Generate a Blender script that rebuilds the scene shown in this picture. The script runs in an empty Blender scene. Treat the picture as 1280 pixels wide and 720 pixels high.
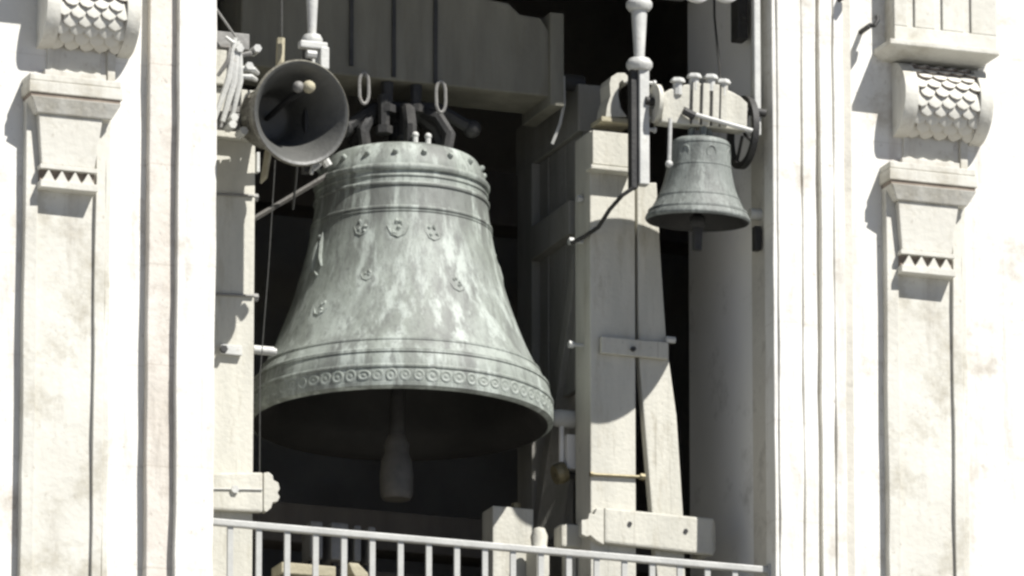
import bpy, bmesh, math, random
from mathutils import Vector, Matrix, Euler
random.seed(7)
R = math.radians
scene = bpy.context.scene
col = scene.collection

# ------------------------------------------------------------------ camera
ELEV, YAW, DIST, SPX = R(15.0), R(20.5), 50.0, 247.0
AIM = Vector((0, 0, 14.6))
DIR = Vector((math.sin(YAW)*math.cos(ELEV), math.cos(YAW)*math.cos(ELEV), math.sin(ELEV)))
RIGHT = Vector((math.cos(YAW), -math.sin(YAW), 0))
UP = RIGHT.cross(DIR)
CAM = AIM - DIR*DIST
cd = bpy.data.cameras.new('camera'); cam = bpy.data.objects.new('camera', cd); col.objects.link(cam)
cam.location = CAM; cam.rotation_euler = (math.pi/2+ELEV, 0, -YAW)
cd.sensor_width = 36.0; cd.lens = SPX*DIST/1280*36.0; cd.clip_start = 0.5; cd.clip_end = 8000
scene.camera = cam

# ------------------------------------------------------------------ sky, sun, exposure
SUN_AZ, SUN_EL = R(30.0), R(51.0)          # azimuth to the right of the facade's normal
SDIR = Vector((math.sin(SUN_AZ)*math.cos(SUN_EL), -math.cos(SUN_AZ)*math.cos(SUN_EL), math.sin(SUN_EL)))  # towards the sun
w = bpy.data.worlds.new('World'); scene.world = w; w.use_nodes = True
nt = w.node_tree; bg = nt.nodes['Background']
sky = nt.nodes.new('ShaderNodeTexSky'); sky.sky_type = 'NISHITA'; sky.sun_disc = False
sky.sun_elevation = SUN_EL; sky.sun_rotation = math.atan2(SDIR.x, SDIR.y)
sky.altitude = 4000; sky.air_density = 0.2; sky.dust_density = 0.0; sky.ozone_density = 0.5
nt.links.new(sky.outputs[0], bg.inputs[0]); bg.inputs[1].default_value = 0.11
sl = bpy.data.lights.new('sun', 'SUN'); sl.energy = 5.0; sl.angle = R(0.5); sl.color = (1.0, 0.975, 0.93)
so = bpy.data.objects.new('sun', sl); col.objects.link(so); so.location = (15, -30, 45)
so.rotation_euler = SDIR.to_track_quat('Z', 'Y').to_euler()
scene.view_settings.view_transform = 'Standard'; scene.view_settings.look = 'None'
scene.view_settings.gamma = 1.0; scene.view_settings.use_curve_mapping = False
scene.view_settings.exposure = 0.75
scene.cycles.pixel_filter_type = 'BLACKMAN_HARRIS'
scene.cycles.filter_width = 2.7
scene.cycles.max_bounces = 8

# ------------------------------------------------------------------ pixel -> point on a plane Y = const
def P(u, v, Y):
    d = DIR + RIGHT*((u-640)/(SPX*DIST)) - UP*((v-360)/(SPX*DIST))
    return CAM + d*((Y-CAM.y)/d.y)
def X(u, Y, v=360): return P(u, v, Y).x
def Z(u, v, Y): return P(u, v, Y).z

# ------------------------------------------------------------------ materials
MATS = {}
def mat(name, c1, c2, scale=3.0, rough=0.8, metal=0.0, bump=0.3, bscale=40.0, stretch=(1, 1, 1), lo=0.35, hi=0.65, c3=None, c3lo=0.55, c3hi=0.75, c3scale=9.0, bdist=0.01, speck=None, streaks=None, joints=None):
    m = bpy.data.materials.new(name); m.use_nodes = True
    n = m.node_tree.nodes; l = m.node_tree.links; b = n['Principled BSDF']
    tc = n.new('ShaderNodeTexCoord'); mp = n.new('ShaderNodeMapping'); mp.inputs['Scale'].default_value = stretch
    l.new(tc.outputs['Object'], mp.inputs[0])
    def noise(s, det=6, rg=0.6):
        x = n.new('ShaderNodeTexNoise'); x.inputs['Scale'].default_value = s; x.inputs['Detail'].default_value = det
        x.inputs['Roughness'].default_value = rg; l.new(mp.outputs[0], x.inputs['Vector']); return x
    def ramp(a, lo_, hi_):
        r = n.new('ShaderNodeMapRange'); r.inputs['From Min'].default_value = lo_; r.inputs['From Max'].default_value = hi_
        l.new(a, r.inputs['Value']); return r.outputs[0]
    def mix(f, a, bb):
        x = n.new('ShaderNodeMix'); x.data_type = 'RGBA'; l.new(f, x.inputs[0])
        if isinstance(a, tuple): x.inputs[6].default_value = (*a, 1)
        else: l.new(a, x.inputs[6])
        x.inputs[7].default_value = (*bb, 1); return x.outputs[2]
    c = mix(ramp(noise(scale).outputs[0], lo, hi), c1, c2)
    if c3: c = mix(ramp(noise(c3scale, 8, 0.7).outputs[0], c3lo, c3hi), c, c3)
    def layer(c, spec):
        colr, sc, lo_, hi_, st, amt = spec
        m2 = n.new('ShaderNodeMapping'); m2.inputs['Scale'].default_value = st; m2.inputs['Location'].default_value = (3.1, 1.7, .4); l.new(tc.outputs['Object'], m2.inputs[0])
        x = n.new('ShaderNodeTexNoise'); x.inputs['Scale'].default_value = sc; x.inputs['Detail'].default_value = 8; x.inputs['Roughness'].default_value = .68; l.new(m2.outputs[0], x.inputs['Vector'])
        rr = n.new('ShaderNodeMapRange'); rr.inputs['From Min'].default_value = lo_; rr.inputs['From Max'].default_value = hi_; rr.inputs['To Max'].default_value = amt; l.new(x.outputs[0], rr.inputs['Value'])
        return mix(rr.outputs[0], c, colr)
    if streaks: c = layer(c, streaks)
    if speck: c = layer(c, speck)
    if joints:
        sx = n.new('ShaderNodeSeparateXYZ'); l.new(tc.outputs['Object'], sx.inputs[0])
        cx = n.new('ShaderNodeCombineXYZ'); l.new(sx.outputs[0], cx.inputs[0]); l.new(sx.outputs[2], cx.inputs[1])
        br = n.new('ShaderNodeTexBrick'); br.inputs['Scale'].default_value = 1.0; br.inputs['Brick Width'].default_value = 1.1; br.inputs['Row Height'].default_value = .52
        br.inputs['Mortar Size'].default_value = .006; br.inputs['Mortar Smooth'].default_value = .4; l.new(cx.outputs[0], br.inputs['Vector'])
        ml = n.new('ShaderNodeMath'); ml.operation = 'MULTIPLY'; ml.inputs[1].default_value = joints; l.new(br.outputs['Fac'], ml.inputs[0])
        c = mix(ml.outputs[0], c, (.30, .26, .21))
    l.new(c, b.inputs['Base Color'])
    b.inputs['Roughness'].default_value = rough; b.inputs['Metallic'].default_value = metal
    if bump:
        nz = n.new('ShaderNodeTexNoise'); nz.inputs['Scale'].default_value = bscale; nz.inputs['Detail'].default_value = 8
        l.new(tc.outputs['Object'], nz.inputs['Vector'])
        bp = n.new('ShaderNodeBump'); bp.inputs['Strength'].default_value = bump; bp.inputs['Distance'].default_value = bdist
        l.new(nz.outputs[0], bp.inputs['Height']); l.new(bp.outputs[0], b.inputs['Normal'])
    MATS[name] = m
    return m
mat('limestone', (.63, .617, .57), (.71, .70, .66), 1.3, .9, bump=.4, bscale=22, c3=(.40, .36, .30), c3lo=.54, c3hi=.76, c3scale=4, streaks=((.33, .29, .24), 7, .55, .76, (1, 1, .12), .7), speck=((.30, .26, .21), 34, .60, .72, (1, 1, .7), .6), joints=.14)
mat('pilaster_stone', (.515, .50, .445), (.60, .59, .535), 1.8, .9, bump=.4, bscale=25, c3=(.37, .345, .28), c3lo=.52, c3hi=.72, c3scale=3.5, streaks=((.31, .28, .23), 8, .56, .76, (1, 1, .15), .6), speck=((.28, .24, .19), 38, .60, .72, (1, 1, .8), .6))
mat('dark_brown_stone', (.17, .135, .11), (.28, .235, .19), 9, .95, bump=.4, bscale=30)  # dirt lines on the capital; also the dark gaps around the fish scales
mat('rose_stone', (.53, .49, .43), (.62, .59, .54), 2.0, .9, bump=.4, bscale=25, c3=(.42, .38, .33), c3lo=.52, c3hi=.72, c3scale=5, streaks=((.30, .27, .23), 9, .54, .74, (1, 1, .12), .75), speck=((.24, .21, .18), 40, .59, .70, (1, 1, .7), .6), joints=.3)
mat('grey_stone', (.46, .44, .39), (.56, .54, .48), 2.5, .9, bump=.5, bscale=25, c3=(.26, .24, .21), c3lo=.52, c3hi=.72, c3scale=5)
mat('plaster', (.74, .735, .705), (.80, .795, .77), 1.2, .95, bump=.2, bscale=15, c3=(.32, .31, .28), c3lo=.55, c3hi=.8, c3scale=3)
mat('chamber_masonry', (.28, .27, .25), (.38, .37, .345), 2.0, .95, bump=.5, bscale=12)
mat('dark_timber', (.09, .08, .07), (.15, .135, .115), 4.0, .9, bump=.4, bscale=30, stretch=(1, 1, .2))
mat('white_timber', (.44, .43, .375), (.52, .505, .44), 3.0, .8, bump=.35, bscale=45, stretch=(3, 3, .6), c3=(.36, .335, .27), c3lo=.54, c3hi=.74, c3scale=5, streaks=((.24, .22, .18), 16, .60, .74, (1.6, 1.6, .06), .8), speck=((.18, .165, .14), 40, .62, .72, (1, 1, .4), .65))
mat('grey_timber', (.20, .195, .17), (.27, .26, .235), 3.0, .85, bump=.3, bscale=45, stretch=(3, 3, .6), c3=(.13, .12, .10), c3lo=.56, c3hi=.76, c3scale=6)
mat('yoke_timber', (.125, .12, .095), (.175, .168, .135), 2.5, .85, bump=.3, bscale=40, stretch=(3, 3, .5), c3=(.13, .12, .09), c3lo=.56, c3hi=.75, c3scale=4)
mat('raw_wood', (.33, .30, .21), (.42, .385, .28), 4.0, .85, bump=.4, bscale=50, stretch=(.4, 3, 3))
mat('dark_iron', (.022, .022, .022), (.045, .043, .04), 8.0, .65, .2, bump=.3, bscale=60)
mat('grey_iron', (.16, .155, .145), (.24, .235, .22), 8.0, .6, .1, bump=.3, bscale=60, c3=(.14, .09, .05), c3lo=.6, c3hi=.75, c3scale=14)
mat('painted_iron', (.42, .42, .40), (.52, .52, .49), 8.0, .55, 0, bump=.25, bscale=60, c3=(.25, .19, .13), c3lo=.62, c3hi=.78, c3scale=16)
mat('rail_paint', (.36, .36, .34), (.44, .44, .415), 8.0, .5, 0, bump=.2, bscale=60, c3=(.17, .15, .12), c3lo=.62, c3hi=.8, c3scale=20)
mat('brass', (.16, .135, .075), (.23, .20, .12), 10, .5, .4, bump=.3, bscale=60)
mat('white_enamel', (.66, .65, .62), (.72, .71, .68), 6, .35, bump=0)
mat('mid_iron', (.055, .052, .046), (.095, .088, .076), 8, .6, bump=.3)
mat('rope_fibre', (.045, .045, .042), (.07, .07, .065), 30, .9, bump=.4, bscale=120)
mat('paving', (.22, .215, .20), (.29, .285, .265), .5, .9, bump=.4, bscale=6)
mat('clay_tile', (.30, .15, .09), (.38, .21, .13), 3, .9, bump=.4)

def bell_material(name, dark, mid, pale, scale=1.0, seed=0.0, band=False):
    m = bpy.data.materials.new(name); m.use_nodes = True
    n = m.node_tree.nodes; l = m.node_tree.links; b = n['Principled BSDF']
    tc = n.new('ShaderNodeTexCoord')
    def mapping(s):
        mp = n.new('ShaderNodeMapping'); mp.inputs['Scale'].default_value = s; mp.inputs['Location'].default_value = (seed, seed*2, seed*.3)
        l.new(tc.outputs['Object'], mp.inputs[0]); return mp.outputs[0]
    def noise(vec, s, det=7, rg=.62, dist=0.0):
        x = n.new('ShaderNodeTexNoise'); x.inputs['Scale'].default_value = s*scale; x.inputs['Detail'].default_value = det
        x.inputs['Roughness'].default_value = rg; x.inputs['Distortion'].default_value = dist; l.new(vec, x.inputs['Vector']); return x.outputs[0]
    def ramp(a, lo, hi, to=1.0):
        r = n.new('ShaderNodeMapRange'); r.inputs['From Min'].default_value = lo; r.inputs['From Max'].default_value = hi
        r.inputs['To Max'].default_value = to; l.new(a, r.inputs['Value']); return r.outputs[0]
    def mix(f, a, bb):
        x = n.new('ShaderNodeMix'); x.data_type = 'RGBA'; l.new(f, x.inputs[0])
        if isinstance(a, tuple): x.inputs[6].default_value = (*a, 1)
        else: l.new(a, x.inputs[6])
        x.inputs[7].default_value = (*bb, 1); return x.outputs[2]
    streak = mapping((1, 1, .22)); blot = mapping((1, 1, .6))
    drip = mapping((1, 1, .10))
    c = mix(ramp(noise(blot, 3.0, 8, .66, .6), .40, .68, .75), mid, pale)
    c = mix(ramp(noise(streak, 5.0, 9, .68, .3), .45, .64, .85), c, dark)
    if band:        # the dirt-darkened frieze under the shoulder, ragged at its lower edge
        sp_ = n.new('ShaderNodeSeparateXYZ'); l.new(tc.outputs['Object'], sp_.inputs[0])
        ad = n.new('ShaderNodeMath'); ad.operation = 'MULTIPLY_ADD'; l.new(noise(drip, 9.0, 5, .6), ad.inputs[0]); ad.inputs[1].default_value = .9; l.new(sp_.outputs[2], ad.inputs[2])
        lo_ = ramp(ad.outputs[0], 1.38, 1.50); hi_ = ramp(sp_.outputs[2], 1.175, 1.165)
        mu = n.new('ShaderNodeMath'); mu.operation = 'MULTIPLY'; mu.use_clamp = True; l.new(lo_, mu.inputs[0]); l.new(hi_, mu.inputs[1])
        m3 = n.new('ShaderNodeMath'); m3.operation = 'MULTIPLY'; l.new(mu.outputs[0], m3.inputs[0]); m3.inputs[1].default_value = .7
        c = mix(m3.outputs[0], c, dark)
    c = mix(ramp(noise(drip, 11.0, 7, .64), .51, .62, .85), c, pale)
    c = mix(ramp(noise(drip, 24.0, 7, .64), .54, .66, .6), c, dark)
    c = mix(ramp(noise(blot, 30.0, 8, .7), .54, .68, .65), c, dark)
    l.new(c, b.inputs['Base Color'])
    b.inputs['Roughness'].default_value = .62; b.inputs['Metallic'].default_value = .0
    bp = n.new('ShaderNodeBump'); bp.inputs['Strength'].default_value = .45; bp.inputs['Distance'].default_value = .012
    l.new(noise(blot, 16.0), bp.inputs['Height']); l.new(bp.outputs[0], b.inputs['Normal'])
    MATS[name] = m
bell_material('patina_bronze', (.108, .113, .104), (.20, .22, .192), (.38, .415, .38), band=True)
mat('worn_bronze', (.065, .066, .062), (.095, .095, .088), 5, .5, bump=.3)
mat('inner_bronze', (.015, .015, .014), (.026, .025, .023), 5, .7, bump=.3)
bell_material('grey_bronze', (.09, .096, .088), (.145, .158, .146), (.24, .26, .24), 2.2, 3.0)
bell_material('brown_bronze', (.07, .062, .045), (.14, .13, .10), (.21, .205, .17), 2.2, 5.0)

# ------------------------------------------------------------------ mesh helpers
def new(): return bmesh.new()
def face(bm, vs):
    try: return bm.faces.new(vs)
    except ValueError: return None
def prism(bm, a, b):
    """two loops of points of equal length -> closed solid"""
    va = [bm.verts.new(p) for p in a]; vb = [bm.verts.new(p) for p in b]; k = len(a)
    face(bm, va); face(bm, vb[::-1])
    for i in range(k): face(bm, [va[i], vb[i], vb[(i+1) % k], va[(i+1) % k]])
def box(bm, x0, x1, y0, y1, z0, z1):
    prism(bm, [(x0, y0, z0), (x1, y0, z0), (x1, y0, z1), (x0, y0, z1)], [(x0, y1, z0), (x1, y1, z0), (x1, y1, z1), (x0, y1, z1)])
def taper(bm, lo, hi, z0, z1):
    """lo / hi = (x0,x1,y0,y1) at z0 and z1"""
    f = lambda q, z: [(q[0], q[2], z), (q[1], q[2], z), (q[1], q[3], z), (q[0], q[3], z)]
    prism(bm, f(lo, z0), f(hi, z1))
def pbox(bm, u0, u1, v0, v1, Y, depth):
    um, vm = (u0+u1)/2, (v0+v1)/2
    box(bm, X(u0, Y, vm), X(u1, Y, vm), Y, Y+depth, Z(um, v1, Y), Z(um, v0, Y))
def ppoly(bm, pts, Y, depth):
    a = [P(u, v, Y) for u, v in pts]
    prism(bm, a, [p+Vector((0, depth, 0)) for p in a])
def frame_of(d):
    d = Vector(d).normalized(); t = Vector((0, 0, 1)) if abs(d.z) < .9 else Vector((1, 0, 0))
    a = d.cross(t).normalized(); return a, d.cross(a)
def tube(bm, pts, rad, seg=8, closed=False):
    pts = [Vector(p) for p in pts]; rings = []; k = len(pts)
    rr = rad if isinstance(rad, (list, tuple)) else [rad]*k
    a0 = None
    for i, p in enumerate(pts):
        if closed: d = pts[(i+1) % k]-pts[i-1]
        else: d = pts[min(i+1, k-1)]-pts[max(i-1, 0)]
        d.normalize()
        if a0 is None: a0, b0 = frame_of(d)
        else:
            a0 = (a0-d*a0.dot(d)).normalized(); b0 = d.cross(a0)
        rings.append([bm.verts.new(p+(a0*math.cos(t)+b0*math.sin(t))*rr[i]) for t in [j*2*math.pi/seg for j in range(seg)]])
    for i in range(k if closed else k-1):
        r0, r1 = rings[i], rings[(i+1) % k]
        for j in range(seg): face(bm, [r0[j], r0[(j+1) % seg], r1[(j+1) % seg], r1[j]])
    if not closed: face(bm, rings[0][::-1]); face(bm, rings[-1])
def lathe(bm, prof, seg=64, closed=False, mtx=None):
    """profile (r, z) about Z"""
    rings = []
    for r, z in prof:
        if r < 1e-6: rings.append([bm.verts.new((0, 0, z))]); continue
        rings.append([bm.verts.new((r*math.cos(2*math.pi*j/seg), r*math.sin(2*math.pi*j/seg), z)) for j in range(seg)])
    k = len(rings); vs = [v for r in rings for v in r]
    for i in range(k if closed else k-1):
        a, b = rings[i], rings[(i+1) % k]
        for j in range(seg):
            if len(a) == 1 and len(b) == 1: break
            if len(a) == 1: face(bm, [a[0], b[(j+1) % seg], b[j]])
            elif len(b) == 1: face(bm, [a[j], a[(j+1) % seg], b[0]])
            else: face(bm, [a[j], a[(j+1) % seg], b[(j+1) % seg], b[j]])
    if mtx is not None: bmesh.ops.transform(bm, matrix=mtx, verts=vs)
def ball(bm, c, r, seg=12):
    bmesh.ops.create_icosphere(bm, subdivisions=2, radius=r, matrix=Matrix.Translation(c))
def cyl(bm, p, q, r, seg=10): tube(bm, [p, q], r, seg)
def smooth_profile(pts, n=6):
    out = []; k = len(pts)
    for i in range(k-1):
        p0, p1, p2, p3 = pts[max(i-1, 0)], pts[i], pts[i+1], pts[min(i+2, k-1)]
        for j in range(n):
            t = j/n
            f = lambda a, b, c, d: .5*((2*b)+(-a+c)*t+(2*a-5*b+4*c-d)*t*t+(-a+3*b-3*c+d)*t**3)
            out.append((f(p0[0], p1[0], p2[0], p3[0]), f(p0[1], p1[1], p2[1], p3[1])))
    out.append(pts[-1]); return out

W = {}
def link(name, me, parent=None, local=False, loc=None, rot=None):
    o = bpy.data.objects.new(name, me); col.objects.link(o)
    if parent is not None:
        o.parent = parent
        if not local: o.matrix_parent_inverse = W[parent].inverted()
    if loc is not None: o.location = loc
    if rot is not None: o.rotation_euler = rot
    W[o] = Matrix.Identity(4)
    return o
def mesh(name, bm, m, smooth=False, bevel=0.0, seg=2):
    bmesh.ops.recalc_face_normals(bm, faces=bm.faces)
    if bevel:
        ed = [e for e in bm.edges if len(e.link_faces) == 2 and e.calc_face_angle(0) > .5]
        bmesh.ops.bevel(bm, geom=ed, offset=bevel, segments=seg, affect='EDGES', clamp_overlap=True, profile=.6)
    me = bpy.data.meshes.new(name); bm.to_mesh(me); bm.free(); me.materials.append(MATS[m])
    if smooth:
        for p in me.polygons: p.use_smooth = True
        me.set_sharp_from_angle(angle=R(40))
    return me
def obj(name, bm, m, parent=None, local=False, smooth=False, bevel=0.0, **k):
    return link(name, mesh(name, bm, m, smooth, bevel), parent, local, **k)
def tag(o, label, cat, group=None):
    o['label'] = label; o['category'] = cat
    if group: o['group'] = group
    return o
def thing(name, label, cat, loc, group=None, rot=None):
    o = bpy.data.objects.new(name, None); col.objects.link(o); o.location = loc
    o.empty_display_size = .2
    if rot: o.rotation_euler = rot
    W[o] = Matrix.Translation(Vector(loc))
    return tag(o, label, cat, group)
def structure(o): o['kind'] = 'structure'; return o

# ------------------------------------------------------------------ ground
bm = new(); g = 3000
for a in (0,): face(bm, [bm.verts.new(p) for p in ((-g, -g, 0), (g, -g, 0), (g, g, 0), (-g, g, 0))])
structure(obj('ground', bm, 'paving'))

# ------------------------------------------------------------------ the bell tower
XL, XR = X(268, 0, 500), X(968, 0, 500)             # the opening's edges
LINTEL = Z(860, -90, 0.0)
FLOOR = Z(640, 690, .1)-1.0
TOP, TX0, TX1, WF, WB = 26.0, -6.5, 6.5, .10, 1.25  # wall front and back
tower = thing('bell_tower', 'pale limestone bell tower with a tall rectangular belfry opening between scroll topped pilasters', 'tower', (0, 3, 0))
bm = new()
box(bm, TX0, XL-.05, WF, WB, 0, TOP); box(bm, XR+.05, TX1, WF, WB, 0, TOP)
box(bm, XL-.05, XR+.05, WF+.002, WB, LINTEL+.05, TOP); box(bm, XL-.05, XR+.05, WF+.002, WB, 0, FLOOR-.03)
obj('front_wall', bm, 'limestone', tower)
bm = new()
box(bm, TX0, -2.9, WB+.004, WB+.3, .2, TOP-.1); box(bm, 2.7, TX1, WB+.004, WB+.3, .2, TOP-.1)
box(bm, TX0, TX0+.6, WB+.3, 8, 0, TOP); box(bm, TX1-.6, TX1, WB+.3, 8, 0, TOP); box(bm, TX0, TX1, 7.4, 8, 0, TOP)
obj('outer_wall', bm, 'limestone', tower)
bm = new()
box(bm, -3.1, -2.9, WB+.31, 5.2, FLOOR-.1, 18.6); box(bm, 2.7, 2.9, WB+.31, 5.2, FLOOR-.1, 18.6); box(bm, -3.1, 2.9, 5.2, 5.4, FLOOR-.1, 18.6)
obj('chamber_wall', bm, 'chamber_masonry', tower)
bm = new(); box(bm, -3.1, 2.9, WB+.01, 5.4, FLOOR-.3, FLOOR-.004)
box(bm, XL-.04, XR+.04, .02, WB+.005, FLOOR-.3, FLOOR)
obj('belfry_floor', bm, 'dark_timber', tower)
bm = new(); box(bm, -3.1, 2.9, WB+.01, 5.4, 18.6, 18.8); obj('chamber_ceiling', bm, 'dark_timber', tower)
bm = new()
box(bm, TX0-.25, TX1+.25, -.2, 8.25, TOP, TOP+.35); obj('cornice', bm, 'limestone', tower, bevel=.03)
bm = new()
prism(bm, [(TX0-.3, -.25, TOP+.35), (TX1+.3, -.25, TOP+.35), (TX1+.3, 8.3, TOP+.35), (TX0-.3, 8.3, TOP+.35)], [(-.1, 3.9, TOP+3), (.1, 3.9, TOP+3), (.1, 4.1, TOP+3), (-.1, 4.1, TOP+3)])
obj('roof', bm, 'clay_tile', tower)

# reveals: a stone front part, then plaster a little set back
ZB, ZT = FLOOR-.02, LINTEL
for sgn, xe in ((1, XR), (-1, XL)):
    bm = new(); a, b = sorted((xe+sgn*.012, xe+sgn*.20)); box(bm, a, b, .035, .33, ZB, ZT-.004); obj('reveal_stone', bm, 'grey_stone', tower, bevel=.006)
    bm = new(); a, b = sorted((xe+sgn*.03, xe+sgn*.20)); box(bm, a, b, .334, WB+.004, ZB, ZT-.004); obj('reveal_plaster', bm, 'plaster', tower)

def wobbly_strip(bm, x0, x1, y0, y1, z0, z1, amp=.004, step=.22):
    """a long upright band whose arrises wander a little, as worn stone does"""
    k = max(2, int((z1-z0)/step)); rows = []
    for i in range(k+1):
        z = z0+(z1-z0)*i/k; j = lambda: random.uniform(-amp, amp)
        rows.append([bm.verts.new(p) for p in ((x0+j(), y0+j(), z), (x1+j(), y0+j(), z), (x1+j(), y1, z), (x0+j(), y1, z))])
    for a, b in zip(rows, rows[1:]):
        for q in range(4): face(bm, [a[q], a[(q+1) % 4], b[(q+1) % 4], b[q]])
    face(bm, rows[0]); face(bm, rows[-1][::-1])
AZ0, AZ1 = FLOOR-1.2, LINTEL+.75
def band(name, u0, u1, Y, m, back=.13, v=500, amp=.004):
    bm = new(); wobbly_strip(bm, X(u0, Y, v), X(u1, Y, v), Y, back, AZ0, AZ1, amp)
    return obj(name, bm, m, tower, bevel=.006)
# left architrave, from the opening outwards
band('architrave_band', 220.5, 268, 0, 'limestone')
band('architrave_band', 184, 219, .045, 'rose_stone')
band('architrave_band', 150, 185, .105, 'limestone', back=.16)
# right architrave
band('architrave_bead', 968, 973, .006, 'limestone', amp=.002)
band('architrave_band', 974.5, 1004, 0, 'limestone')
band('architrave_band', 1005.5, 1022.5, .010, 'limestone')
band('architrave_band', 1028, 1044, .026, 'limestone')
band('architrave_band', 1045.5, 1058, .034, 'limestone')
band('architrave_band', 1059.5, 1100, .105, 'limestone', back=.16)
bm = new(); box(bm, X(970, .06), X(1066, .06), .062, .125, AZ0+.02, AZ1-.02); obj('architrave_backing', bm, 'grey_stone', tower)
# the lintel
bm = new(); box(bm, XL+.001, XR-.001, .004, WB, LINTEL, LINTEL+.75); obj('lintel', bm, 'limestone', tower, bevel=.01)

# ---- pilasters with fish-scale scrolls
PD = X(110, 0, 120)-X(1180, 0, 223)
CACHE = {}
def part(key, make, m, parent, dx, smooth=False, bevel=0.0, name=None, loc=(0, 0, 0), rot=None):
    if key not in CACHE:
        bm = new(); make(bm); CACHE[key] = mesh(key, bm, m, smooth, bevel)
    return link(name or key, CACHE[key], parent, loc=(loc[0]+dx, loc[1], loc[2]), rot=rot)
RA_Y, RA_R = .118, .205
RX0, RX1 = X(1133, -.09, 130), X(1243, -.09, 130)
RZ = (Z(1180, 72, .0)+Z(1180, 175, .0))/2-.005
def make_pilaster(dx):
    pf = .045
    x0, x1 = X(1110, pf, 500), X(1212, pf, 500)
    zc = Z(1160, 222, pf)
    def shaft(bm):
        a, b = X(1125, pf, 500), X(1193, pf, 500)
        wobbly_strip(bm, x0, a, pf, .16, 3, zc, .003); wobbly_strip(bm, b, x1-.035, pf, .16, 3, zc, .003)
        wobbly_strip(bm, a-.004, b+.004, pf+.022, .16, 3, zc, .002)
        wobbly_strip(bm, x1-.03, x1, pf+.018, .16, 3, zc, .003)
        box(bm, x0-.06, x1+.06, pf-.08, .17, 2.4, 3)
    p = part('pilaster', shaft, 'pilaster_stone', tower, dx, bevel=.004)
    W[p] = Matrix.Translation((dx, 0, 0))
    def S(key, make, m='pilaster_stone', **k):
        if key not in CACHE:
            bm = new(); make(bm); CACHE[key] = mesh(key, bm, m, k.pop('smooth', False), k.pop('bevel', 0.0))
        else: k.pop('smooth', 0); k.pop('bevel', 0)
        o = bpy.data.objects.new(k.get('name', key), CACHE[key]); col.objects.link(o); o.parent = p
        if 'loc' in k: o.location = k['loc']
        if 'rot' in k: o.rotation_euler = k['rot']
        return o
    # capital: slab, cyma, tapered block, toothed fillet
    ca, cb = X(1112, -.04, 235), X(1222, -.04, 235)
    z = lambda v, Y=-.04: Z(1165, v, Y)
    S('capital', lambda bm: (box(bm, ca+.006, cb-.006, -.035, .12, z(214), z(206)), box(bm, ca, cb, -.045, .12, z(229), z(215)),
                              taper(bm, (ca+.050, cb-.050, -.016, .12), (ca+.008, cb-.008, -.048, .12), z(252), z(234))), bevel=.005)
    S('capital_groove', lambda bm: box(bm, ca+.012, cb-.012, -.036, .12, z(234.2), z(228.8)), 'dark_brown_stone')
    S('capital_top', lambda bm: box(bm, ca+.03, cb-.03, .0, .12, z(206.2), z(204.5)), 'dark_brown_stone')
    ba, bb = X(1126, -.03, 290), X(1201, -.03, 290); b0, b1 = X(1131, -.03, 310), X(1193, -.03, 310)
    S('bracket', lambda bm: taper(bm, (b0, b1, .004, .09), (ba, bb, -.004, .09), z(313, -.03), z(253, -.03)), bevel=.005)
    S('bracket_fillet', lambda bm: (box(bm, b0-.012, b1+.012, -.010, .09, z(319, -.03), z(313.6, -.03)), 
                                    box(bm, b0-.012, b1+.012, -.018, .09, z(342, -.03), z(333.4, -.03))), bevel=.003)
    S('bracket_groove', lambda bm: box(bm, b0-.004, b1+.004, .022, .09, z(333.2, -.03), z(319.2, -.03)), 'dark_brown_stone')
    tw = (b1-b0)/4
    def tooth(bm):
        h = z(319, -.03)-z(333, -.03)
        prism(bm, [(-tw*.46, 0, 0), (tw*.46, 0, 0), (0, 0, h*.95)], [(-tw*.46, .03, 0), (tw*.46, .03, 0), (0, .03, h*.95)])
    for i in range(4): S('tooth', tooth, loc=(b0+tw*(i+.5), -.004, z(333, -.03)+.001))
    na, nb = X(1140, 0, 195), X(1212, 0, 195)
    S('neck', lambda bm: (box(bm, na-.01, nb-.05, .085, .15, z(207, 0), z(150, 0)), box(bm, na-.03, nb-.03, .06, .15, z(206, 0), z(196, 0)), box(bm, nb-.02, nb+.02, .07, .15, z(207, 0), z(150, 0))), bevel=.004)
    # scroll: a roll lying across the pilaster
    def dshape(r, a0=0, n=20):
        pts = [(RA_Y-r*math.sin(t), RZ+r*math.cos(t)) for t in [math.pi*i/n for i in range(n+1)]]
        return [(.135, RZ+r)]+pts+[(.135, RZ-r*.9)]
    def roll(bm):
        q = dshape(RA_R-.036); prism(bm, [(RX0+.02, y, zz) for y, zz in q], [(RX1-.02, y, zz) for y, zz in q])
    S('scroll', roll, 'dark_brown_stone', smooth=True)  # darker colour than the scales, showing in the gaps between them
    def ring(xa, xb, r):
        def f(bm):
            q = dshape(r); prism(bm, [(xa, y, zz) for y, zz in q], [(xb, y, zz) for y, zz in q])
        return f
    rw = (RX1-RX0)*.155
    S('scroll_end', ring(RX0, RX0+rw, RA_R-.004), smooth=True, bevel=.004)
    S('scroll_rim', ring(RX1-rw*.95, RX1, RA_R), smooth=True, bevel=.006)
    xs0, xs1 = RX0+rw-.004, RX1-rw*.95+.002
    nc = 5; sw = (xs1-xs0)/(nc-.5)
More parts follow.
